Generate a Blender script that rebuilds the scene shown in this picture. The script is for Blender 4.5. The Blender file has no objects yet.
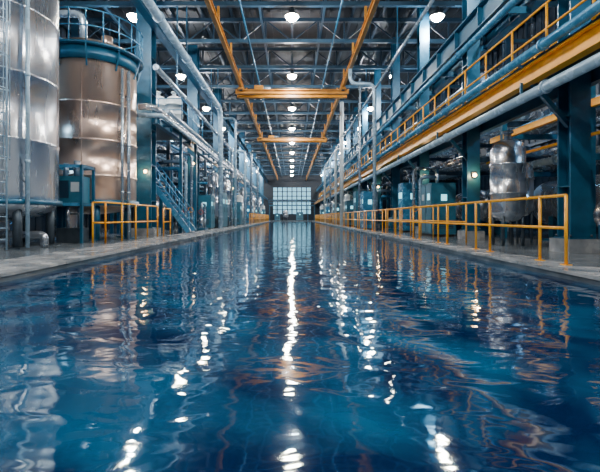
import bpy, math, random
from mathutils import Vector, Matrix
random.seed(7)
D=bpy.data; C=bpy.context; SC=C.scene
CAMZ=0.9; DECK=0.08
# ------------------------------------------------------------------ materials
def mat(name,c1,c2=None,rough=0.5,metal=0.0,scale=3.0,stretch=(1,1,1),bump=0.0,rvar=0.1,spec=0.5,detail=4,emit=None,es=0):
    m=D.materials.new(name); m.use_nodes=True
    nt=m.node_tree; N=nt.nodes; L=nt.links
    b=N['Principled BSDF']
    b.inputs['Metallic'].default_value=metal
    b.inputs['Specular IOR Level'].default_value=spec
    tc=N.new('ShaderNodeTexCoord'); mp=N.new('ShaderNodeMapping'); mp.inputs['Scale'].default_value=stretch
    L.new(tc.outputs['Object'],mp.inputs['Vector'])
    no=N.new('ShaderNodeTexNoise'); no.inputs['Scale'].default_value=scale; no.inputs['Detail'].default_value=detail
    L.new(mp.outputs['Vector'],no.inputs['Vector'])
    cr=N.new('ShaderNodeValToRGB'); cr.color_ramp.elements[0].position=0.3; cr.color_ramp.elements[1].position=0.7
    c2=c2 or tuple(x*0.75 for x in c1)
    cr.color_ramp.elements[0].color=(*c2,1); cr.color_ramp.elements[1].color=(*c1,1)
    L.new(no.outputs['Fac'],cr.inputs['Fac']); L.new(cr.outputs['Color'],b.inputs['Base Color'])
    mr=N.new('ShaderNodeMapRange'); mr.inputs['To Min'].default_value=max(0.02,rough-rvar); mr.inputs['To Max'].default_value=min(1,rough+rvar)
    L.new(no.outputs['Fac'],mr.inputs['Value']); L.new(mr.outputs['Result'],b.inputs['Roughness'])
    if bump>0:
        bp=N.new('ShaderNodeBump'); bp.inputs['Strength'].default_value=bump; bp.inputs['Distance'].default_value=0.02
        L.new(no.outputs['Fac'],bp.inputs['Height']); L.new(bp.outputs['Normal'],b.inputs['Normal'])
    if emit:
        b.inputs['Emission Color'].default_value=(*emit,1); b.inputs['Emission Strength'].default_value=es
    return m
STEEL=mat('brushed_steel',(0.62,0.68,0.76),(0.48,0.54,0.62),0.27,0.92,0.9,(2.5,2.5,0.35),0.0,0.04)
STEELW=mat('warm_steel',(0.86,0.64,0.51),(0.60,0.48,0.43),0.28,0.90,0.8,(2,2,0.4),0.0,0.04)
STEELD=mat('dark_steel',(0.08,0.115,0.15),(0.04,0.06,0.085),0.42,0.6,3)
PIPE=mat('galvanised_pipe',(0.42,0.55,0.68),(0.26,0.36,0.47),0.25,0.7,5)
WPIPE=mat('pale_pipe_paint',(0.36,0.54,0.70),(0.24,0.39,0.54),0.26,0.2,4)
BPIPE=mat('blue_pipe_paint',(0.07,0.28,0.50),(0.04,0.18,0.35),0.26,0.2,4)
BLUE=mat('blue_steel_paint',(0.020,0.13,0.24),(0.010,0.075,0.15),0.34,0.25,2.5,rvar=0.12)
BLUED=mat('dark_blue_steel_paint',(0.008,0.042,0.085),(0.004,0.022,0.05),0.5,0.2,2.5)
TEAL=mat('teal_cabinet_paint',(0.035,0.17,0.27),(0.02,0.11,0.18),0.38,0.1,3)
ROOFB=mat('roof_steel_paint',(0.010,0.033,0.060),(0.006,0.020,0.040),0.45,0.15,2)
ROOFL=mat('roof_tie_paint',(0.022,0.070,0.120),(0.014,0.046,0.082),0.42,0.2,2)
YEL=mat('yellow_safety_paint',(0.90,0.44,0.012),(0.70,0.30,0.008),0.32,0.0,5)
YELD=mat('crane_yellow_paint',(0.46,0.20,0.015),(0.30,0.12,0.008),0.36,0.0,3)
CONC=mat('wet_concrete',(0.17,0.205,0.24),(0.055,0.078,0.10),0.20,0.0,1.6,bump=0.22,rvar=0.16,detail=8)
COPE=mat('coping_concrete',(0.36,0.39,0.42),(0.12,0.15,0.18),0.24,0.0,2.0,bump=0.25,rvar=0.16,detail=8)
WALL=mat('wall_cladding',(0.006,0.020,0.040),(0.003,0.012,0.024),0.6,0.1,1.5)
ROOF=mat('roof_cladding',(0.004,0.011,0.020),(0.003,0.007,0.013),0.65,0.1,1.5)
BLACK=mat('black_rubber',(0.02,0.02,0.022),None,0.5)
WHITE=mat('white_enamel',(0.5,0.60,0.66),(0.4,0.50,0.57),0.32)
RED=mat('red_valve_paint',(0.45,0.03,0.02),None,0.4)
TILE=mat('pool_tile',(0.03,0.22,0.36),(0.01,0.12,0.24),0.3)
LAMP=mat('lamp_lens',(1,0.95,0.85),(1,0.95,0.85),0.4,emit=(1.0,0.80,0.56),es=380)
WARML=mat('bulkhead_lens',(1,0.8,0.5),(1,0.8,0.5),0.4,emit=(1.0,0.60,0.26),es=26)
FILL_TUBE=mat('aisle_fill_tube',(0.8,0.9,1),(0.8,0.9,1),0.4,emit=(0.55,0.82,1.0),es=14)  # glow for the added aisle fill fixtures
GLOWG=mat('indicator_screen',(0.2,0.6,0.7),None,0.3,emit=(0.3,0.85,1.0),es=2.0)

def water_mat():
    m=D.materials.new('pool_water_surface'); m.use_nodes=True
    nt=m.node_tree; N=nt.nodes; L=nt.links; b=N['Principled BSDF']
    tc=N.new('ShaderNodeTexCoord')
    n0=N.new('ShaderNodeTexNoise'); n0.inputs['Scale'].default_value=0.75; n0.inputs['Detail'].default_value=3; n0.inputs['Distortion'].default_value=1.6
    L.new(tc.outputs['Object'],n0.inputs['Vector'])
    cr=N.new('ShaderNodeValToRGB'); e=cr.color_ramp.elements
    e[0].position=0.40; e[0].color=(0.0007,0.009,0.042,1); e[1].position=0.72; e[1].color=(0.002,0.062,0.150,1)
    L.new(n0.outputs['Fac'],cr.inputs['Fac']); L.new(cr.outputs['Color'],b.inputs['Base Color'])
    b.inputs['Roughness'].default_value=0.045; b.inputs['IOR'].default_value=1.95
    b.inputs['Specular Tint'].default_value=(0.66,0.93,1,1)
    def layer(scale,dist,strength,prev,st=(1,1,1),d=1.0,det=1.0):
        mp=N.new('ShaderNodeMapping'); mp.inputs['Scale'].default_value=st
        L.new(tc.outputs['Object'],mp.inputs['Vector'])
        n=N.new('ShaderNodeTexNoise'); n.inputs['Scale'].default_value=scale; n.inputs['Detail'].default_value=det; n.inputs['Distortion'].default_value=d
        L.new(mp.outputs['Vector'],n.inputs['Vector'])
        bp=N.new('ShaderNodeBump'); bp.inputs['Strength'].default_value=strength; bp.inputs['Distance'].default_value=dist
        L.new(n.outputs['Fac'],bp.inputs['Height'])
        if prev: L.new(prev.outputs['Normal'],bp.inputs['Normal'])
        return bp
    a=layer(1.0,0.015,1.0,None,(1,1,1),0.5)
    c=layer(3.2,0.0085,1.0,a,(0.85,1.35,1),0.6)
    d_=layer(10.0,0.0007,1.0,c,(0.8,1.4,1),0.3)
    L.new(d_.outputs['Normal'],b.inputs['Normal'])
    return m
WATER=water_mat()

# ------------------------------------------------------------------ mesh builder
class MB:
    def __init__(s): s.v=[];s.f=[];s.m=[];s.sm=[];s.mats=[]
    def mi(s,m):
        if m not in s.mats: s.mats.append(m)
        return s.mats.index(m)
    def add(s,vs,fs,m,smooth=False):
        o=len(s.v); s.v+= [tuple(v) for v in vs]; k=s.mi(m)
        for i,f in enumerate(fs):
            s.f.append([o+j for j in f]); s.m.append(k); s.sm.append(smooth if isinstance(smooth,bool) else smooth[i])
    def box(s,x0,x1,y0,y1,z0,z1,m,b=0.0):
        if x0>x1:x0,x1=x1,x0
        if y0>y1:y0,y1=y1,y0
        vs=[(x,y,z) for z in(z0,z1) for x,y in((x0,y0),(x1,y0),(x1,y1),(x0,y1))]
        s.add(vs,[(3,2,1,0),(4,5,6,7),(0,1,5,4),(1,2,6,5),(2,3,7,6),(3,0,4,7)],m)
    def beam(s,p0,p1,w,h,m,up=(0,0,1)):
        p0=Vector(p0);p1=Vector(p1);d=(p1-p0).normalized();u=Vector(up)
        if abs(d.dot(u))>0.98:u=Vector((0,1,0))
        sx=d.cross(u).normalized();uu=sx.cross(d)
        vs=[p+sx*a*w/2+uu*b*h/2 for p in(p0,p1) for a,b in((-1,-1),(1,-1),(1,1),(-1,1))]
        s.add(vs,[(3,2,1,0),(4,5,6,7),(0,1,5,4),(1,2,6,5),(2,3,7,6),(3,0,4,7)],m)
    def ibeam(s,p0,p1,w,h,m,up=(0,0,1),t=0.04):
        p0=Vector(p0);p1=Vector(p1);d=(p1-p0).normalized();u=Vector(up)
        if abs(d.dot(u))>0.98:u=Vector((0,1,0))
        sx=d.cross(u).normalized();uu=sx.cross(d)
        o=uu*(h/2-t/2)
        s.beam(p0+o,p1+o,w,t,m,uu);s.beam(p0-o,p1-o,w,t,m,uu);s.beam(p0,p1,t,h-2*t,m,uu)
    def sweep(s,pts,r,m,seg=12,caps=True):
        pts=[Vector(p) for p in pts]; n=len(pts); vs=[];fs=[];sm=[]
        d=(pts[1]-pts[0]).normalized(); a=Vector((0,0,1)) if abs(d.z)<0.9 else Vector((1,0,0))
        u=(a-d*a.dot(d)).normalized()
        rr=r if isinstance(r,(list,tuple)) else [r]*n
        for i,p in enumerate(pts):
            if i==0:t=(pts[1]-pts[0])
            elif i==n-1:t=pts[-1]-pts[-2]
            else:t=(pts[i+1]-p).normalized()+(p-pts[i-1]).normalized()
            t.normalize();u=(u-t*u.dot(t)).normalized();w=t.cross(u)
            for k in range(seg):
                an=2*math.pi*k/seg; vs.append(p+(u*math.cos(an)+w*math.sin(an))*rr[i])
        for i in range(n-1):
            for k in range(seg):
                k2=(k+1)%seg; fs.append((i*seg+k,i*seg+k2,(i+1)*seg+k2,(i+1)*seg+k));sm.append(True)
        if caps:
            fs.append(tuple(range(seg-1,-1,-1)));sm.append(False)
            fs.append(tuple((n-1)*seg+k for k in range(seg)));sm.append(False)
        s.add(vs,fs,m,sm)
    def cyl(s,p0,p1,r,m,seg=12,r2=None):
        s.sweep([p0,p1],[r,r if r2 is None else r2],m,seg)
    def pipe(s,pts,r,m,bend=0.4,seg=12,flange=0):
        pts=[Vector(p) for p in pts]; out=[pts[0]]
        for i in range(1,len(pts)-1):
            a,b,c=pts[i-1],pts[i],pts[i+1]
            bd=min(bend,(b-a).length*.45,(c-b).length*.45)
            q0=b+(a-b).normalized()*bd;q1=b+(c-b).normalized()*bd
            for k in range(7):
                t=k/6; out.append(q0*(1-t)**2+b*2*t*(1-t)+q1*t*t)
        out.append(pts[-1]); s.sweep(out,r,m,seg)
        if flange:
            for i in range(len(pts)-1):
                a,b=pts[i],pts[i+1];L=(b-a).length;d=(b-a).normalized();k=flange
                while k<L-0.5:
                    s.cyl(a+d*(k-.04),a+d*(k+.04),r*1.3,m,seg);k+=flange
    def lathe(s,c,prof,m,seg=40,axis='z'):
        vs=[];fs=[]
        for r,z in prof:
            for k in range(seg):
                a=2*math.pi*k/seg
                q=(r*math.cos(a),r*math.sin(a),z)
                if axis=='y': q=(q[0],q[2],q[1])
                if axis=='x': q=(q[2],q[0],q[1])
                vs.append((c[0]+q[0],c[1]+q[1],c[2]+q[2]))
        n=len(prof)
        for i in range(n-1):
            for k in range(seg):
                k2=(k+1)%seg; fs.append((i*seg+k,i*seg+k2,(i+1)*seg+k2,(i+1)*seg+k))
        s.add(vs,fs,m,True)
    def torus(s,c,R,r,m,seg=24,n='z'):
        pts=[]
        for k in range(seg+1):
            a=2*math.pi*k/seg
            q={'z':(R*math.cos(a),R*math.sin(a),0),'y':(R*math.cos(a),0,R*math.sin(a)),'x':(0,R*math.cos(a),R*math.sin(a))}[n]
            pts.append((c[0]+q[0],c[1]+q[1],c[2]+q[2]))
        s.sweep(pts,r,m,8,False)
    def rail(s,pts,h,m,sp=1.3,r=0.028,mid=(0.5,),kick=False,posts=None):
        pts=[Vector(p) for p in pts]
        for a,b in zip(pts[:-1],pts[1:]):
            L=(b-a).length;n=max(1,round(L/sp))
            for f in (1,)+tuple(mid):
                s.cyl(a+Vector((0,0,h*f)),b+Vector((0,0,h*f)),r,m,8)
            for i in range(n+1):
                p=a.lerp(b,i/n); s.cyl(p,p+Vector((0,0,h)),r*1.15,m,8)
            if kick: s.beam(a+Vector((0,0,.06)),b+Vector((0,0,.06)),.012,.12,m)
    def obj(s,name,mesh_only=False):
        xs=[v[0] for v in s.v];ys=[v[1] for v in s.v];zs=[v[2] for v in s.v]
        c=Vector(((min(xs)+max(xs))/2,(min(ys)+max(ys))/2,min(zs)))
        me=D.meshes.new(name);me.from_pydata([(v[0]-c.x,v[1]-c.y,v[2]-c.z) for v in s.v],[],s.f)
        for m in s.mats: me.materials.append(m)
        me.polygons.foreach_set('material_index',s.m);me.polygons.foreach_set('use_smooth',s.sm);me.update()
        o=D.objects.new(name,me);o.location=c;SC.collection.objects.link(o);return o
def inst(o,dx=0,dy=0,dz=0,rz=0):
    n=D.objects.new(o.name.split('.')[0],o.data);n.location=o.location+Vector((dx,dy,dz));n.rotation_euler.z=rz
    SC.collection.objects.link(n);return n

YE=98; YB=-10; XW=14.0; RZ=12.6; PX=3.98; PE=84
# ------------------------------------------------------------------ room shell
b=MB()
b.box(-XW,-PX,YB,YE,-0.3,DECK,CONC);b.box(PX,XW,YB,YE,-0.3,DECK,CONC)
b.box(-PX,PX,PE,YE,-0.3,DECK,CONC);b.box(-PX,PX,YB,-5,-0.3,DECK,CONC)
b.obj('floor')
b=MB()
b.box(-PX-.02,-PX,-5,PE,-2.5,-0.301,TILE);b.box(PX,PX+.02,-5,PE,-2.5,-0.301,TILE)
b.box(-PX,PX,-5,PE,-2.55,-2.5,TILE);b.box(-PX,PX,PE,PE+.02,-2.5,-.301,TILE);b.box(-PX,PX,-5.02,-5,-2.5,-.301,TILE)
b.obj('pool_basin')
b=MB();b.add([(-PX,-5,0),(PX,-5,0),(PX,PE,0),(-PX,PE,0)],[(0,1,2,3)],WATER);b.obj('pool_water')
for sg,nm in((-1,'trim_1'),(1,'trim_2')):
    b=MB(); w=1.25 if sg<0 else 0.75; y=-5
    while y<PE:
        b.box(sg*(PX-.03),sg*(PX+w),y+.012,y+2.0-.012,DECK,DECK+.045,COPE); y+=2.0
    b.obj(nm)
for sg,nm in((-1,'wall_left'),(1,'wall_right')):
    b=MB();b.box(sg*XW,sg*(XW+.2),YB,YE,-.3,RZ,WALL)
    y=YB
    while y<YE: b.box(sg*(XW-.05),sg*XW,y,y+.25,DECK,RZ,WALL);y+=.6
    for z in(2.5,5,7.5,10): b.box(sg*(XW-.15),sg*(XW-.05),YB,YE,z,z+.15,BLUED)
    b.obj(nm)
b=MB();b.box(-XW,XW,YB-.2,YB,-.3,RZ,WALL)
for z in(2.5,5,7.5,10): b.box(-XW,XW,YB,YB+.1,z,z+.15,BLUED)
b.obj('wall_front')
wx=4.7; wz0=1.6;wz1=8.2
b=MB();b.box(-XW,-wx,YE,YE+.3,-.3,RZ,WALL);b.box(wx,XW,YE,YE+.3,-.3,RZ,WALL)
b.box(-wx,wx,YE,YE+.3,-.3,wz0,WALL);b.box(-wx,wx,YE,YE+.3,wz1,RZ,WALL);b.obj('wall_back')
b=MB()
for i in range(9):
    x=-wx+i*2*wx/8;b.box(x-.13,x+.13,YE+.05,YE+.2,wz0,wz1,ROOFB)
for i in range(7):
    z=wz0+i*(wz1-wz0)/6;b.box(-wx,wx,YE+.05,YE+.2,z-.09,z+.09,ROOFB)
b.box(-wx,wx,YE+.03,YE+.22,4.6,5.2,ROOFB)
b.obj('window_1')
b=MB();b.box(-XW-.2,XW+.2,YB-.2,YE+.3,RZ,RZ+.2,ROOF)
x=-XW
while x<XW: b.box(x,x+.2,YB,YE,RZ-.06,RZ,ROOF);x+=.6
b.obj('ceiling')
b=MB()
for x in[i*1.7 for i in range(-8,9)]:
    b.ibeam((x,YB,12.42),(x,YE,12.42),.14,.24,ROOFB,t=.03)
b.obj('roof_purlins')
# ------------------------------------------------------------------ roof trusses
b=MB(); zb,zt=11.0,12.2
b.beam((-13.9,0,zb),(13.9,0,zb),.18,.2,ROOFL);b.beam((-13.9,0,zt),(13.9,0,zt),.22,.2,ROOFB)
n=18
for i in range(n+1):
    x=-13.5+27*i/n; b.beam((x,0,zb),(x,0,zt),.08,.08,ROOFB,(0,1,0))
    if i<n:
        x2=x+27/n; b.beam((x,0,zb if i%2 else zt),(x2,0,zt if i%2 else zb),.07,.07,ROOFB,(0,1,0))
tr=b.obj('roof_truss'); tr.location.y=-5
for k in range(1,26): 
    y=-5+4*k
    if y<YE-1: inst(tr,0,4*k)
b=MB()
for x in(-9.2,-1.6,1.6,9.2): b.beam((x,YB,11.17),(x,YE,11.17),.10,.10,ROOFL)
b.pipe([(-2.4,YB,10.75),(-2.4,YE,10.75)],.05,BLUE);b.pipe([(2.3,YB,10.78),(2.3,YE,10.78)],.045,BLUE)
y=-5
while y<YE-1:
    for x in(-2.4,2.3): b.cyl((x,y,10.75),(x,y,10.95),.02,STEELD,6)
    y+=4
b.obj('roof_bracing')
# ------------------------------------------------------------------ crane rails + bridge cranes
for sg in(-1,1):
    b=MB();x=3.5*sg
    b.ibeam((x,YB,9.95),(x,YE,9.95),.20,.36,YELD)
    y=-5
    while y<YE-1:
        b.beam((x,y,10.13),(x,y,10.9),.10,.10,YELD);y+=4
    y=-8
    while y<YE-1: b.box(x-.09,x+.09,y-.015,y+.015,9.79,10.11,YELD);y+=2
    b.obj('crane_rail')
def crane(Y):
    b=MB()
    b.ibeam((-3.9,Y,9.53),(3.9,Y,9.53),.26,.30,YELD);b.ibeam((-3.9,Y+.9,9.53),(3.9,Y+.9,9.53),.26,.30,YELD)
    for sg in(-1,1):
        b.box(sg*3.5-.18,sg*3.5+.18,Y-.4,Y+1.3,9.60,9.73,YELD)
        b.cyl((sg*3.5-.1,Y-.2,9.64),(sg*3.5+.1,Y-.2,9.64),.12,BLACK);b.cyl((sg*3.5-.1,Y+1.1,9.64),(sg*3.5+.1,Y+1.1,9.64),.12,BLACK)
    b.box(-2.6,-2.0,Y-.1,Y+1.0,9.70,9.95,YELD);b.cyl((-2.6,Y+.45,9.9),(-1.5,Y+.45,9.9),.14,STEELD)
    return b.obj('bridge_crane')
crane(27.6);crane(44.5)
# ------------------------------------------------------------------ high-bay lamps, added aisle fill lights
b=MB();z=10.4
b.lathe((0,0,z),[(0.02,.42),(.10,.42),(.12,.26),(.16,.22),(.34,0.02),(.36,0),(.33,.02),(.15,.18),(.02,.2)],STEELD,24)
b.lathe((0,0,z),[(0.0,-.20),(.14,-.17),(.25,-.08),(.30,.03)],LAMP,24)
b.cyl((0,0,z+.4),(0,0,10.92),.02,STEELD,8)
lp=b.obj('high_bay_lamp'); base=lp.location.copy(); first=True
def ptlight(nm,loc,p,col,r):
    l=D.lights.new(nm,'POINT');l.energy=p;l.color=col;l.shadow_soft_size=r
    o=D.objects.new(nm,l);o.location=loc;SC.collection.objects.link(o);return o
for X in(0.0,-7.5,6.9):
    for k in range(-1,12):
        y=3+8*k
        if first: o=lp;o.location=base+Vector((X,y,0));first=False
        else: o=inst(lp);o.location=base+Vector((X,y,0))
        ptlight('high_bay_lamp_light',(X,y,z-.34),820,(0.93,0.95,1.0),.12)
b=MB();b.box(-.12,.12,-1.5,1.5,0,.08,WHITE);b.cyl((-.05,-1.4,-.02),(-.05,1.4,-.02),.025,FILL_TUBE,8);b.cyl((.05,-1.4,-.02),(.05,1.4,-.02),.025,FILL_TUBE,8)
for yy in(-1.2,1.2): b.cyl((0,yy,.08),(0,yy,4.7),.012,STEELD,6)
ft=b.obj('aisle_fill_batten');zz=7.7;first=True  # invented tube fixture, added over the side aisles to fill the ambient
for X in(-10.8,10.8):
    for k in range(0,10):
        y=3.2+8*k
        if first:o=ft;first=False
        else:o=inst(ft)
        o.location=(X,y,zz)
        l=D.lights.new('aisle_fill_light','AREA');l.shape='RECTANGLE';l.size=.2;l.size_y=2.8;l.energy=130;l.color=(.26,.62,1)  # cool area light added as ambient fill
        q=D.objects.new('aisle_fill_light',l);q.location=(X,y,zz-.08);SC.collection.objects.link(q)
# ------------------------------------------------------------------ columns
def column(x,y,w=.5,m=BLUE,top=12.2):
    b=MB()
    b.box(x-w*.75,x+w*.75,y-w*.75,y+w*.75,DECK,DECK+.32,COPE)
    b.box(x-w*.62,x+w*.62,y-w*.62,y+w*.62,DECK+.32,DECK+.36,m)
    h=w/2;t=.045
    b.box(x-h,x+h,y-h,y-h+t,DECK+.36,top,m);b.box(x-h,x+h,y+h-t,y+h,DECK+.36,top,m);b.box(x-t/2,x+t/2,y-h+t,y+h-t,DECK+.36,top,m)
    z=1.6
    while z<10.5: 
        b.box(x-h+.01,x+h-.01,y-h+t,y+h-t,z,z+.03,m); z+=1.6
    for sx in(-1,1):
        for sy in(-1,1): b.cyl((x+sx*w*.52,y+sy*w*.52,DECK+.36),(x+sx*w*.52,y+sy*w*.52,DECK+.42),.025,STEELD,6)
    return b.obj('steel_column')
LC=[18+8.6*k for k in range(9)]
for y in [9.4]+LC: column(-6.55 if y>10 else -10.4,y,.66)
RC=[9.3+5.35*k for k in range(15)]
for y in [3.9]+RC: column(6.55,y,.46)
for y in [4+9.5*k for k in range(9)]:
    column(-12.4,y,.4,BLUED);column(12.4,y,.4,BLUED)
def bulkhead(x,y,z,sg):
    b=MB();b.box(x-.09,x+.09,y-.06,y,z-.07,z+.12,STEELD)
    b.lathe((x,y-.05,z),[(0.01,-.10),(.045,-.09),(.07,-.05),(.075,0)],WARML,16,'y');b.torus((x,y-.06,z),.08,.012,STEELD,16,'y')
    b.obj('bulkhead_lamp');ptlight('bulkhead_lamp_light',(x,y-.28,z),24,(1,.58,.26),.04)
for y,z in((14.65,2.4),(20,2.9),(30.7,3.2),(41.4,3.2),(52.1,3.2)): bulkhead(6.55,y-.23,z,1)
for y,z in((26.6,4.4),(35.2,4.2),(43.8,4),(52.4,4)): bulkhead(-6.45,y-.33,z,-1)
bulkhead(-6.45,18-.33,2.9,-1)
# ------------------------------------------------------------------ girders
def girder(x,z,h,w,y0,y1,m,name,st=1.8):
    b=MB();b.ibeam((x,y0,z),(x,y1,z),w,h,m)
    y=y0+.3
    while y<y1: b.box(x-w/2+.01,x+w/2-.01,y-.015,y+.015,z-h/2+.02,z+h/2-.02,m);y+=st
    return b.obj(name)
girder(6.1,7.3,.75,.36,3.5,YE-.1,BLUE,'steel_girder')
girder(7.1,7.3,.5,.3,3.5,YE-.1,BLUE,'steel_girder')
girder(-6.05,9.55,.6,.34,9.0,YE-.1,BLUE,'steel_girder')
girder(-6.05,5.2,.35,.25,17.7,YE-.1,BLUE,'steel_girder')
b=MB();y=3.9
while y<86:
    b.beam((6.1,y,7.05),(7.1,y,7.05),.12,.2,BLUE);b.beam((6.1,y,7.6),(7.1,y+2.67,7.6),.07,.07,BLUE);y+=2.675
b.obj('girder_lattice')
# ------------------------------------------------------------------ right elevated walkway
b=MB();X0=5.45
b.ibeam((X0,3.2,4.15),(X0,YE-.2,4.15),.22,.40,YEL,t=.05)
b.ibeam((6.9,3.2,4.15),(6.9,YE-.2,4.15),.2,.40,BLUE)
b.box(X0-.1,7.0,3.2,YE-.2,4.36,4.40,STEELD)
y=3.9
while y<82:
    b.beam((X0,y,4.2),(6.9,y,4.2),.16,.3,BLUE);b.beam((X0+.1,y,4.0),(6.4,y,3.0),.1,.1,BLUE);y+=5.35
b.rail([(X0+.02,3.2,4.40),(X0+.02,80,4.40)],1.1,YEL,1.35,.024,(.5,))
b.rail([(6.95,3.2,4.40),(6.95,80,4.40)],1.1,YEL,2.7,.024,(.5,))
b.obj('elevated_walkway')
def pipeline(nm,pts,r,m,fl=0,bend=.5,sup=None):
    b=MB();b.pipe(pts,r,m,bend,16,fl)
    if sup:
        for q in sup:
            b.beam(q[0],q[1],.05,.05,BLUE)
    return b.obj(nm)
ys=[3.9+5.35*k for k in range(14)]
pipeline('overhead_pipe',[(5.24,3.0,4.50),(5.24,78,4.50)],.10,BPIPE,5.35,sup=[((5.24,y,4.38),(5.6,y,4.38)) for y in ys])
pipeline('overhead_pipe',[(5.3,3.0,3.62),(5.3,60,3.62),(5.3,60,.08)],.11,WPIPE,5.35,sup=[((5.3,y,3.60),(5.3,y,4.0)) for y in ys])
pipeline('overhead_pipe',[(5.72,3.0,6.45),(5.72,72,6.45)],.10,BPIPE,5.35,sup=[((5.72,y,6.5),(6.05,y,6.95)) for y in ys])
pipeline('overhead_pipe',[(5.0,11,8.6),(5.0,72,8.6)],.07,PIPE,0,sup=[((5.0,y,8.62),(5.0,y,10.95)) for y in range(11,72,8)])
pipeline('overhead_pipe',[(-5.0,3.0,8.4),(-5.0,28.0,8.4),(-5.0,28.0,DECK)],.17,WPIPE,4,.9,sup=[((-5,y,8.5),(-5,y,10.95)) for y in(3,11,19,27)])
pipeline('overhead_pipe',[(-5.45,16,6.9),(-5.45,36,6.9),(-5.45,36,DECK)],.12,PIPE,4,.7,sup=[((-5.45,y,7.0),(-5.45,y,10.95)) for y in(19,27,35)])
pipeline('overhead_pipe',[(-6.05,15.8,5.25),(-5.45,15.8,5.25),(-5.45,60,5.25)],.12,STEEL,4.3,.3,sup=[((-5.45,y,5.08),(-6.0,y,5.08)) for y in(18.4,22.3,26.6,31,35.4,44,52.6)])
pipeline('overhead_pipe',[(-6.05,15.8,4.92),(-5.15,15.8,4.92),(-5.15,60,4.92)],.09,WPIPE,4.3,.3,sup=[((-5.15,y,5.04),(-6.0,y,5.04)) for y in(18.4,22.3,26.6,31,35.4,44,52.6)])
pipeline('overhead_pipe',[(-5.15,16.5,5.28),(-5.15,54,5.28)],.08,PIPE,4.3,.4,sup=[((-5.15,y,5.15),(-5.6,y,5.08)) for y in(18.4,22.3,26.6,31,35.4,44,52.6)])
pipeline('riser_pipe',[(4.35,35,10.95),(4.35,35,DECK)],.17,WHITE,3)
pipeline('riser_pipe',[(3.5,24.0,9.8),(3.5,24.0,8.9),(4.95,24,8.9),(4.95,24,DECK)],.11,WPIPE,3,.5)
pipeline('riser_pipe',[(4.9,29,10.95),(4.9,29,DECK)],.09,PIPE,3)
for (x,y,h,r) in((-4.7,40,7.5,.12),(-4.8,47,8.5,.14),(-4.75,33.6,9.2,.1),(4.7,43,8.2,.13),(4.8,50,8,.12),(-4.8,56,8,.14),(4.75,58,8,.14)):
    pipeline('riser_pipe',[(x*1.28,y,h),(x,y,h),(x,y,DECK)],r,random.choice([PIPE,WPIPE,WHITE]),2.4,.4)
# ------------------------------------------------------------------ pipe racks in side aisles
def rack(sg,y0,y1,name,step):
    b=MB();xa,xb=7.6,11.4
    y=y0
    while y<=y1:
        for x in(xa,xb): b.beam((sg*x,y,DECK),(sg*x,y,6.6),.2,.2,BLUED)
        for z in(3.35,4.9,6.4): b.beam((sg*xa,y,z),(sg*xb,y,z),.16,.2,BLUED)
        b.beam((sg*xa,y,3.4),(sg*xb,y,4.8),.06,.06,BLUED)
        y+=step
    ye=y-step
    for z in(3.35,4.9,6.4):
        x=xa+.35
        while x<xb-.2:
            r=random.choice([.08,.11,.15,.2]);m=random.choice([PIPE,STEEL,WPIPE,BPIPE,STEEL,PIPE])
            b.pipe([(sg*x,y0-.6,z+.1+r),(sg*x,ye+.6,z+.1+r)],r,m,.3,12,step/1.5)
            x+=r+.32
    return b.obj(name)
rack(-1,24.6,75,'pipe_rack',5.2)
rack(1,17.2,75,'pipe_rack',5.3)
b=MB()
for y in(6.5,11,15.5):
    for x in(8.2,11.2): b.beam((x,y,DECK),(x,y,6.0),.18,.18,BLUE)
    for z in(2.55,4.0,5.6): b.beam((8.2,y,z),(11.2,y,z),.15,.18,BLUE)
for x,z,r,m in((8.6,2.64,.13,WPIPE),(9.0,2.64,.09,PIPE),(9.5,2.64,.16,STEEL),(10.2,2.64,.2,PIPE),(8.5,4.09,.10,BPIPE),(9.0,4.09,.16,WPIPE),(9.7,4.09,.2,STEEL),(10.5,4.09,.14,PIPE),(8.6,5.69,.2,BPIPE),(9.4,5.69,.12,PIPE),(10.2,5.69,.2,STEEL)):
    b.pipe([(x,4,z+r),(x,16.6,z+r)],r,m,.3,16,3)
b.beam((8.2,4,4.0),(8.2,16.4,4.0),.16,.2,YEL)
b.beam((8.0,4,3.1),(8.0,16.4,3.1),.08,.08,YEL)
for y in(6.5,11,15.5): b.beam((8.0,y,3.1),(8.2,y,3.1),.06,.06,BLUE)
b.obj('pipe_rack')
# ------------------------------------------------------------------ big tank (left near)
def ladder(b,x,y,z0,z1,d=(0,-1),m=STEEL,cage=True,w=.42):
    dx,dy=d;px,py=-dy,dx
    for s_ in(-1,1): b.cyl((x+px*w/2*s_,y+py*w/2*s_,z0),(x+px*w/2*s_,y+py*w/2*s_,z1),.022,m,8)
    z=z0+.25
    while z<z1: b.cyl((x-px*w/2,y-py*w/2,z),(x+px*w/2,y+py*w/2,z),.013,m,6);z+=.28
    if cage:
        z=z0+2.2
        while z<z1:
            pts=[(x+px*w/2*math.cos(a)*1.3+dx*.62*math.sin(a),y+py*w/2*math.cos(a)*1.3+dy*.62*math.sin(a),z) for a in[math.pi*k/8 for k in range(9)]]
            b.sweep(pts,.014,m,6);z+=.8
        for k in(1,3,5,7):
            a=math.pi*k/8;q=(x+px*w/2*math.cos(a)*1.3+dx*.62*math.sin(a),y+py*w/2*math.cos(a)*1.3+dy*.62*math.sin(a))
            b.cyl((*q,z0+2.2),(*q,z1),.012,m,6)
cx,cy,r=-8.28,11.0,1.62
b=MB()
prof=[(0.25,.75),(.9,.85),(r*.9,1.05),(r,1.25)]
for z in(2.9,4.6,6.3): prof+= [(r,z-.04),(r+.015,z-.03),(r+.015,z+.03),(r,z+.04)]
prof+=[(r,9.0),(r*.85,9.35),(r*.4,9.6),(0.01,9.65)]
b.lathe((cx,cy,0),prof,STEEL,64)
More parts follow.
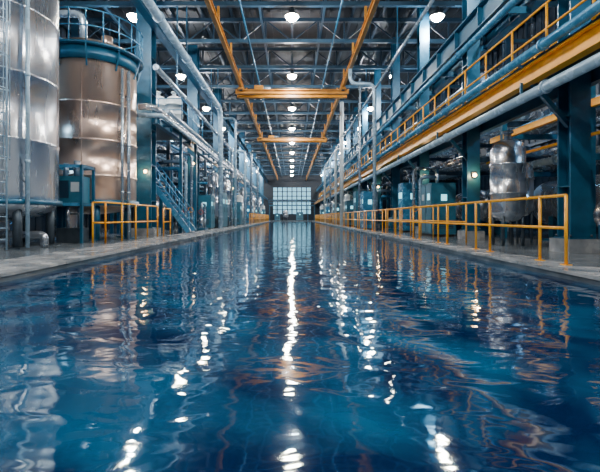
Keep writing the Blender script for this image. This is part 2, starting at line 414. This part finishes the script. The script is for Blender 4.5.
for k in range(6):
    a=math.pi/6+k*math.pi/3;q=(cx+math.cos(a)*r*.86,cy+math.sin(a)*r*.86)
    b.cyl((*q,DECK),(*q,1.35),.11,STEELD,12);b.box(q[0]-.2,q[0]+.2,q[1]-.2,q[1]+.2,DECK,DECK+.04,STEELD)
b.lathe((cx,cy,0),[(r+.01,1.22),(r+.09,1.22),(r+.09,1.36),(r+.01,1.36)],BLUE,64)
for k in range(4):
    a=-math.pi/2+k*math.pi/2+.75;b.cyl((cx+math.cos(a)*(r+.0),cy+math.sin(a)*(r+.0),1.3),(cx+math.cos(a)*r,cy+math.sin(a)*r,8.9),.012,STEEL,6)
a=math.radians(-50);lx,ly=cx+math.cos(a)*(r+.20),cy+math.sin(a)*(r+.20)
ladder(b,lx,ly,.1,9.6,(math.cos(a),math.sin(a)),WPIPE)
for z in(2,4,6,8):
    b.cyl((cx+math.cos(a)*r,cy+math.sin(a)*r,z),(lx,ly,z),.02,STEEL,6)
for aa,rr in((-28,.05),(-72,.08),(-80,.06)):
    a=math.radians(aa);q=(cx+math.cos(a)*(r+.14),cy+math.sin(a)*(r+.14))
    b.pipe([(*q,.12),(*q,8.5)],rr,WPIPE,.2,10,2.2)
    for z in(1.8,4.2,7): b.cyl((cx+math.cos(a)*r,cy+math.sin(a)*r,z),(*q,z),.02,STEELD,6)
b.pipe([(cx,cy,.78),(cx,cy,.42),(cx+1.6,cy-.2,.42),(cx+1.6,cy-.2,.1)],.1,STEEL,.15,12)
b.obj('storage_tank')
# second tank
cx,cy,r=-7.5,15.15,1.5
b=MB()
prof=[(0.2,1.0),(.9,1.1),(r*.93,1.3),(r,1.5)]
for z in(2.35,3.6,4.9): prof+= [(r,z-.05),(r+.025,z-.04),(r+.025,z+.04),(r,z+.05)]
prof+=[(r,6.85),(r*.9,7.1),(r*.5,7.3),(.01,7.38)]
b.lathe((cx,cy,0),prof,STEELW,64)
for z in(6.35,):
    b.lathe((cx,cy,0),[(r,z),(r+.08,z),(r+.08,z+.45),(r,z+.45)],BLUE,64)
    b.lathe((cx,cy,0),[(r,z+.45),(r+.26,z+.45),(r+.26,z+.52),(r,z+.52)],BLUE,64)
for k in range(20):
    a=2*math.pi*k/20;q=(cx+math.cos(a)*(r+.22),cy+math.sin(a)*(r+.22));b.cyl((*q,6.85),(*q,7.95),.022,BPIPE,8)
for z in(7.4,7.95): b.torus((cx,cy,z),r+.22,.024,BPIPE,40)
for k in range(10):
    a=2*math.pi*k/10;b.beam((cx+math.cos(a)*(r+.02),cy+math.sin(a)*(r+.02),6.1),(cx+math.cos(a)*(r+.24),cy+math.sin(a)*(r+.24),6.82),.05,.05,BLUE)
for k in range(6):
    a=k*math.pi/3;q=(cx+math.cos(a)*r*.85,cy+math.sin(a)*r*.85)
    b.cyl((*q,DECK),(*q,1.6),.12,BLUE,12);b.box(q[0]-.2,q[0]+.2,q[1]-.2,q[1]+.2,DECK,DECK+.05,BLUE)
for z in(1.3,): b.lathe((cx,cy,0),[(r,z),(r+.1,z),(r+.1,z+.2),(r,z+.2)],BLUE,64)
for k in range(6):
    a=-math.pi/2+k*math.pi/3+.2;b.cyl((cx+math.cos(a)*r,cy+math.sin(a)*r,1.5),(cx+math.cos(a)*r,cy+math.sin(a)*r,6.2),.014,STEELW,6)
for aa,rr,top in((-20,.06,6.9),(-30,.05,6.9)):
    a=math.radians(aa);q=(cx+math.cos(a)*(r+.14),cy+math.sin(a)*(r+.14))
    b.pipe([(*q,DECK),(*q,6.2)],rr,PIPE,.15,10,1.7)
    for z in(1.8,4,5.3): b.cyl((cx+math.cos(a)*r,cy+math.sin(a)*r,z),(*q,z),.02,STEELD,6)
b.pipe([(cx-.4,cy,7.3),(cx-.4,cy,8.6),(cx-2.8,cy,8.6),(cx-2.8,cy,DECK)],.14,PIPE,.4,12,2)
b.cyl((cx+.5,cy,7.2),(cx+.5,cy,7.7),.2,STEELW,16)
b.obj('storage_tank')
for (cx,cy,r,h) in((-11.4,15.5,.9,8.8),(-10.2,17.8,.8,7)):
    b=MB();b.lathe((cx,cy,0),[(r,DECK),(r,h),(r*.7,h+.3),(.01,h+.45)],STEEL,40)
    for z in(1,3,5,6.5): b.lathe((cx,cy,0),[(r,z),(r+.04,z),(r+.04,z+.1),(r,z+.1)],STEELD,40)
    b.cyl((cx+.3,cy-r-.15,DECK),(cx+.3,cy-r-.15,h),.09,PIPE)
    b.beam((cx+.3,cy-r-.15,h-1),(cx+.3,cy-r+.2,h-1),.06,.06,STEELD)
    b.obj('storage_tank')
def pump_skid(x,y,name='pump_skid',m=BLUE,rz=0):
    b=MB()
    b.box(x-.7,x+.7,y-.4,y+.4,DECK,DECK+.15,m)
    b.cyl((x-.55,y,.62),(x+.05,y,.62),.24,TEAL,24)
    for k in range(7): b.cyl((x-.5+k*.075,y,.62),(x-.48+k*.075,y,.62),.27,TEAL,24)
    b.box(x-.45,x-.1,y-.16,y+.16,.2,.42,m);b.box(x-.35,x-.15,y-.1,y+.1,.84,.98,TEAL)
    b.cyl((x+.05,y,.62),(x+.28,y,.62),.07,STEELD,12)
    b.cyl((x+.28,y,.62),(x+.5,y,.62),.26,STEEL,24);b.box(x+.28,x+.5,y-.12,y+.12,.2,.45,STEEL)
    b.pipe([(x+.39,y,.8),(x+.39,y,1.7),(x+.39,y+.9,1.7),(x+.39,y+.9,DECK)],.08,PIPE,.2,12,.5)
    b.torus((x+.39,y-.22,1.2),.13,.015,RED,16,'y');b.cyl((x+.39,y-.22,1.2),(x+.39,y,1.2),.015,STEELD,6)
    return b.obj(name)
pump_skid(-5.9,24.4);pump_skid(6.2,23.3);pump_skid(-9.6,7.6)
b=MB()
x0,x1,y0,y1=-7.55,-6.6,12.55,13.3
for x in(x0,x1):
    for y in(y0,y1): b.beam((x,y,DECK),(x,y,2.55),.08,.08,BLUE)
for z in(1.3,2.5):
    b.beam((x0,y0,z),(x1,y0,z),.08,.1,BPIPE);b.beam((x0,y1,z),(x1,y1,z),.08,.1,BLUE)
    b.beam((x0,y0,z),(x0,y1,z),.08,.1,BLUE);b.beam((x1,y0,z),(x1,y1,z),.08,.1,BLUE)
b.box(x0+.08,x1-.08,y0+.08,y1-.08,1.36,2.2,TEAL);b.box(x0+.15,x0+.5,y0+.05,y0+.08,1.5,2.05,BLUED);b.box(x0+.58,x1-.12,y0+.05,y0+.08,1.7,2.0,WHITE)
b.cyl((x0+.3,y0+.3,2.2),(x0+.3,y0+.3,2.62),.08,PIPE);b.cyl((x1-.3,y0+.3,2.2),(x1-.3,y0+.3,2.7),.1,PIPE)
b.box(x0+.1,x1-.1,y0+.1,y1-.1,DECK,.55,STEELD);b.cyl((x0+.3,y0+.4,.5),(x0+.3,y0+.4,1.4),.06,STEEL);b.cyl((x1-.25,y0+.4,.5),(x1-.25,y0+.4,1.4),.09,STEEL)
b.obj('filter_unit')
# ------------------------------------------------------------------ floor railings
b=MB();x=4.42
pat=[];y=6.45
while y<34: pat+=[y,y+.68];y+=2.48
for p in pat: b.cyl((x,p,DECK+.045),(x,p,1.25),.026,YEL,10);b.box(x-.06,x+.06,p-.06,p+.06,DECK+.045,DECK+.06,YEL)
for z in(1.25,.72): b.cyl((x,pat[0],z),(x,pat[-1],z),.026,YEL,10)
b.obj('safety_railing')
b=MB();x=5.4
for p in [12.4+1.45*k for k in range(8)]: b.cyl((x,p,DECK),(x,p,1.3),.024,YEL,10)
for z in(1.3,.75): b.cyl((x,12.4,z),(x,12.4+1.45*7,z),.024,YEL,10)
b.obj('safety_railing')
b=MB();b.rail([(-6.25,12.55,DECK),(-5.85,12.55,DECK)],1.28,YEL,.4,.028)
b.rail([(-5.85,12.55,DECK),(-5.85,17.4,DECK)],1.28,YEL,1.2,.028);b.obj('safety_railing')
b=MB();b.rail([(-5.75,17.9,DECK),(-5.75,18.9,DECK)],1.2,YEL,1.0,.028)
b.obj('safety_railing')
b=MB();b.rail([(-4.45,42,DECK+.045),(-4.45,76,DECK+.045)],1.15,YEL,1.6,.03);b.obj('safety_railing')
b=MB();b.rail([(4.42,36,DECK+.045),(4.42,76,DECK+.045)],1.15,YEL,1.6,.03);b.obj('safety_railing')
# ------------------------------------------------------------------ stairs + platform left
b=MB();y0,y1=19.4,20.4
xt,zt_,xbm=-6.9,2.7,-5.0
for y in(y0,y1):
    b.beam((xt,y,zt_),(xbm,y,DECK+.1),.05,.26,BPIPE)
    b.cyl((xt,y,zt_+1.0),(xbm,y,DECK+1.05),.028,BPIPE,8);b.cyl((xt,y,zt_+.5),(xbm,y,DECK+.55),.02,BPIPE,8)
    for k in range(5):
        t=k/4;x=xt+(xbm-xt)*t;z=zt_+(DECK+.1-zt_)*t;b.cyl((x,y,z),(x,y,z+1.0),.025,BPIPE,8)
for k in range(13):
    t=(k+.5)/13;x=xt+(xbm-xt)*t;z=zt_+(DECK-zt_)*t;b.box(x-.12,x+.12,y0,y1,z-.02,z+.02,PIPE)
b.box(-8.6,xt+.05,y0-.2,y1+1.6,zt_-.08,zt_+.02,STEELD)
for x in(-8.4,-7.1):
    for y in(y0,y1+1.3): b.beam((x,y,DECK),(x,y,zt_-.05),.14,.14,BLUE)
b.rail([(-8.6,y0-.15,zt_),(xt,y0-.15,zt_)],1.1,BPIPE,1.0,.025)
b.obj('access_stair')
b=MB()
b.box(-8.9,-5.3,19.4,24.0,5.48,5.56,STEELD);b.rail([(-5.35,19.45,5.56),(-5.35,23.9,5.56)],1.1,BPIPE,1.1,.024);b.rail([(-8.8,19.45,5.56),(-5.35,19.45,5.56)],1.1,BPIPE,1.1,.024)
for x in(-8.8,-5.74):
    for y in(19.0+.6-.05,23.8): b.beam((x,y+.0,DECK),(x,y+.0,5.5),.14,.14,BLUE) if not(x>-6 and y<20) else b.beam((-5.74,20.7,DECK),(-5.74,20.7,5.5),.14,.14,BLUE)
b.obj('service_platform')
def vessel(x,y,r,z0,h,m=STEEL,legs=True,name='process_vessel',base=DECK):
    b=MB();lg=z0-base
    prof=[(.05,z0),(r*.6,z0+.06),(r*.95,z0+.2),(r,z0+.35)]
    for f in(.35,.7): 
        z=z0+h*f;prof+=[(r,z-.03),(r+.02,z-.025),(r+.02,z+.025),(r,z+.03)]
    prof+=[(r,z0+h-.3),(r*.9,z0+h-.12),(r*.5,z0+h),(.01,z0+h+.03)]
    b.lathe((x,y,0),prof,m,36)
    for k in range(4):
        a=math.pi/4+k*math.pi/2;q=(x+math.cos(a)*r*.85,y+math.sin(a)*r*.85);b.cyl((*q,base),(*q,z0+.4),max(.03,r*.09),STEELD,8)
    b.cyl((x,y,z0+h-.02),(x,y,z0+h+.22),r*.22,m,16);b.cyl((x,y,z0+h+.2),(x,y,z0+h+.26),r*.34,m,16)
    if legs: b.pipe([(x,y,z0+h+.2),(x,y,z0+h+.6),(x+r+.25,y-.0,z0+h+.6),(x+r+.25,y,base)],r*.12,PIPE,.2,10,1.1)
    return b.obj(name)
vessel(-6.25,21.2,.45,5.75,1.5,WHITE,False,base=5.56);vessel(-7.3,21.8,.5,5.75,1.7,WHITE,False,base=5.56)
vessel(6.2,11.5,.46,.75,2.35,STEEL,False);vessel(7.2,12.6,.36,.9,1.7,STEEL,False)
def hvessel(x,y0,y1,z,r,m=STEEL,name='horizontal_vessel'):
    b=MB();L=y1-y0
    b.lathe((x,y0,z),[(.01,-.02),(r*.5,.03),(r*.88,.2),(r,.4),(r,L*.35),(r+.03,L*.35),(r+.03,L*.35+.1),(r,L*.35+.1),(r,L*.7),(r+.03,L*.7),(r+.03,L*.7+.1),(r,L*.7+.1),(r,L-.4),(r*.88,L-.2),(r*.5,L-.03),(.01,L+.02)],m,40,'y')
    for t in(.2,.8):
        yy=y0+L*t;b.box(x-r*.8,x+r*.8,yy-.12,yy+.12,DECK,z-r*.55,BLUE);b.box(x-r,x+r,yy-.2,yy+.2,DECK,DECK+.08,BLUE)
    b.cyl((x,y0+L*.5,z+r-.05),(x,y0+L*.5,z+r+.2),.16,m,16);b.cyl((x,y0+L*.5,z+r+.15),(x,y0+L*.5,z+r+.2),.24,m,16)
    return b.obj(name)
hvessel(9.5,8.5,15.0,1.40,.80);hvessel(7.6,7.6,9.8,.95,.42,STEEL);hvessel(-9.3,25.5,29,1.5,.8);hvessel(9.3,18.5,22,1.4,.8)
# ------------------------------------------------------------------ cabinets
def cabinet(x,y,w,d,h,m=TEAL,face=1):
    b=MB();b.box(x-w/2,x+w/2,y-d/2,y+d/2,DECK+.1,DECK+h,m);b.box(x-w/2+.04,x+w/2-.04,y-d/2+.04,y+d/2-.04,DECK,DECK+.1,BLACK)
    b.box(x-w/2-.02,x+w/2+.02,y-d/2-.02,y+d/2+.02,DECK+h,DECK+h+.04,m)
    fx=x-face*w/2
    n=max(1,round(d/.7))
    for i in range(n):
        a=y-d/2+d*i/n+.03;c=y-d/2+d*(i+1)/n-.03
        b.box(fx,fx-face*.025,a,c,DECK+.16,DECK+h-.06,m);b.box(fx-face*.025,fx-face*.05,c-.08,c-.05,DECK+h*.45,DECK+h*.6,STEELD)
        b.box(fx-face*.025,fx-face*.03,a+.15,c-.2,DECK+h*.7,DECK+h*.82,GLOWG if i%2==0 else WHITE)
    b.box(x-w/2+.05,x+w/2-.05,y-d/2-.02,y-d/2,DECK+.2,DECK+h-.1,m)
    for k in range(5): b.box(x-w/2+.12,x+w/2-.12,y-d/2-.03,y-d/2-.02,DECK+.35+k*.07,DECK+.38+k*.07,BLACK)
    b.box(x-.12,x+.12,y-d/2-.03,y-d/2-.02,DECK+h*.68,DECK+h*.8,GLOWG)
    b.cyl((x,y,DECK+h+.03),(x,y,DECK+h+.5),.05,PIPE,8)
    return b.obj('control_cabinet')
cabinet(6.3,17.3,1.0,1.4,2.2,TEAL,1);cabinet(4.95,26.0,.8,1.2,2.4,BPIPE,1);cabinet(5.3,27.6,.8,1.2,2.3,TEAL,1);cabinet(6.4,21.7,1.0,1.0,2.6,BPIPE,1)
cabinet(-5.6,26.2,.8,1.2,2.2,TEAL,-1);cabinet(-5.5,30.2,.9,2.0,2.6,TEAL,-1);cabinet(5.4,31.6,.9,1.2,2.8,TEAL,1)
def manifold(x,y,h,sg):
    b=MB()
    for i in range(3):
        xx=x+sg*i*.32;m=(PIPE,WPIPE,BPIPE)[i]
        b.pipe([(xx,y,DECK),(xx,y,h-i*.4),(xx+sg*1.2,y,h-i*.4)],.07+.02*i,m,.25,10,1.2)
        b.torus((xx,y-.2,1.3),.14,.016,RED if i==1 else YEL,14,'y');b.cyl((xx,y-.2,1.3),(xx,y,1.3),.014,STEELD,6)
    b.beam((x-sg*.15,y,2.2),(x+sg*1.2,y,2.2),.07,.07,BLUE);b.beam((x+sg*1.1,y,DECK),(x+sg*1.1,y,h),.12,.12,BLUE)
    return b.obj('pipe_manifold')
for sg in(-1,1):
    y=33.0 if sg<0 else 33.5;i=0
    while y<78:
        k=(i+(sg>0))%4
        near=any(abs(y-q)<.6 for q in (LC if sg<0 else RC))
        if near: y+=.7
        if k==0: vessel(sg*5.55,y,.45,.8,3.2 if sg<0 else 2.25,STEEL,False)
        elif k==1: manifold(sg*5.5,y,4.4 if sg<0 else 3.2,sg)
        elif k==2: cabinet(sg*5.4,y,.9,1.4,2.0+random.random()*.7,TEAL if i%3 else BPIPE,sg)
        else: vessel(sg*5.5,y,.4,.7,2.0+random.random()*.5,WHITE,False)
        y+=2.6;i+=1
manifold(-5.6,22.3,4.4,-1);manifold(-5.6,32.0,4.4,-1);manifold(5.75,18.9,3.2,1);manifold(5.8,28.9,3.2,1)
vessel(-5.6,28.5,.40,.8,3.2,STEEL,False)
# ------------------------------------------------------------------ far footbridge
b=MB();b.box(-5.2,5.2,90,91.2,3.4,3.6,BLUE);b.rail([(-5.2,90,3.6),(5.2,90,3.6)],1.1,BPIPE,1.4,.035)
for x in(-5.1,-3.6,3.6,5.1): b.beam((x,90.6,DECK),(x,90.6,3.5),.2,.2,BLUE)
b.obj('crossing_footbridge')
vessel(-1.5,92.5,.7,.8,1.6,STEEL,False);cabinet(1.8,93,1.6,1.0,1.9);cabinet(-3.4,93,1.2,1.0,1.6)
# ------------------------------------------------------------------ world, camera
w=D.worlds.new('World');SC.world=w;w.use_nodes=True
bg=w.node_tree.nodes['Background'];bg.inputs['Color'].default_value=(.32,.76,1,1);bg.inputs['Strength'].default_value=1.5
cam=D.cameras.new('camera');co=D.objects.new('camera',cam);SC.collection.objects.link(co);SC.camera=co
co.location=(0,0,CAMZ);co.rotation_euler=(math.radians(90),0,0)
cam.sensor_width=36;cam.lens=24;cam.shift_x=8/600;cam.shift_y=-19/600;cam.clip_end=300;cam.clip_start=.05
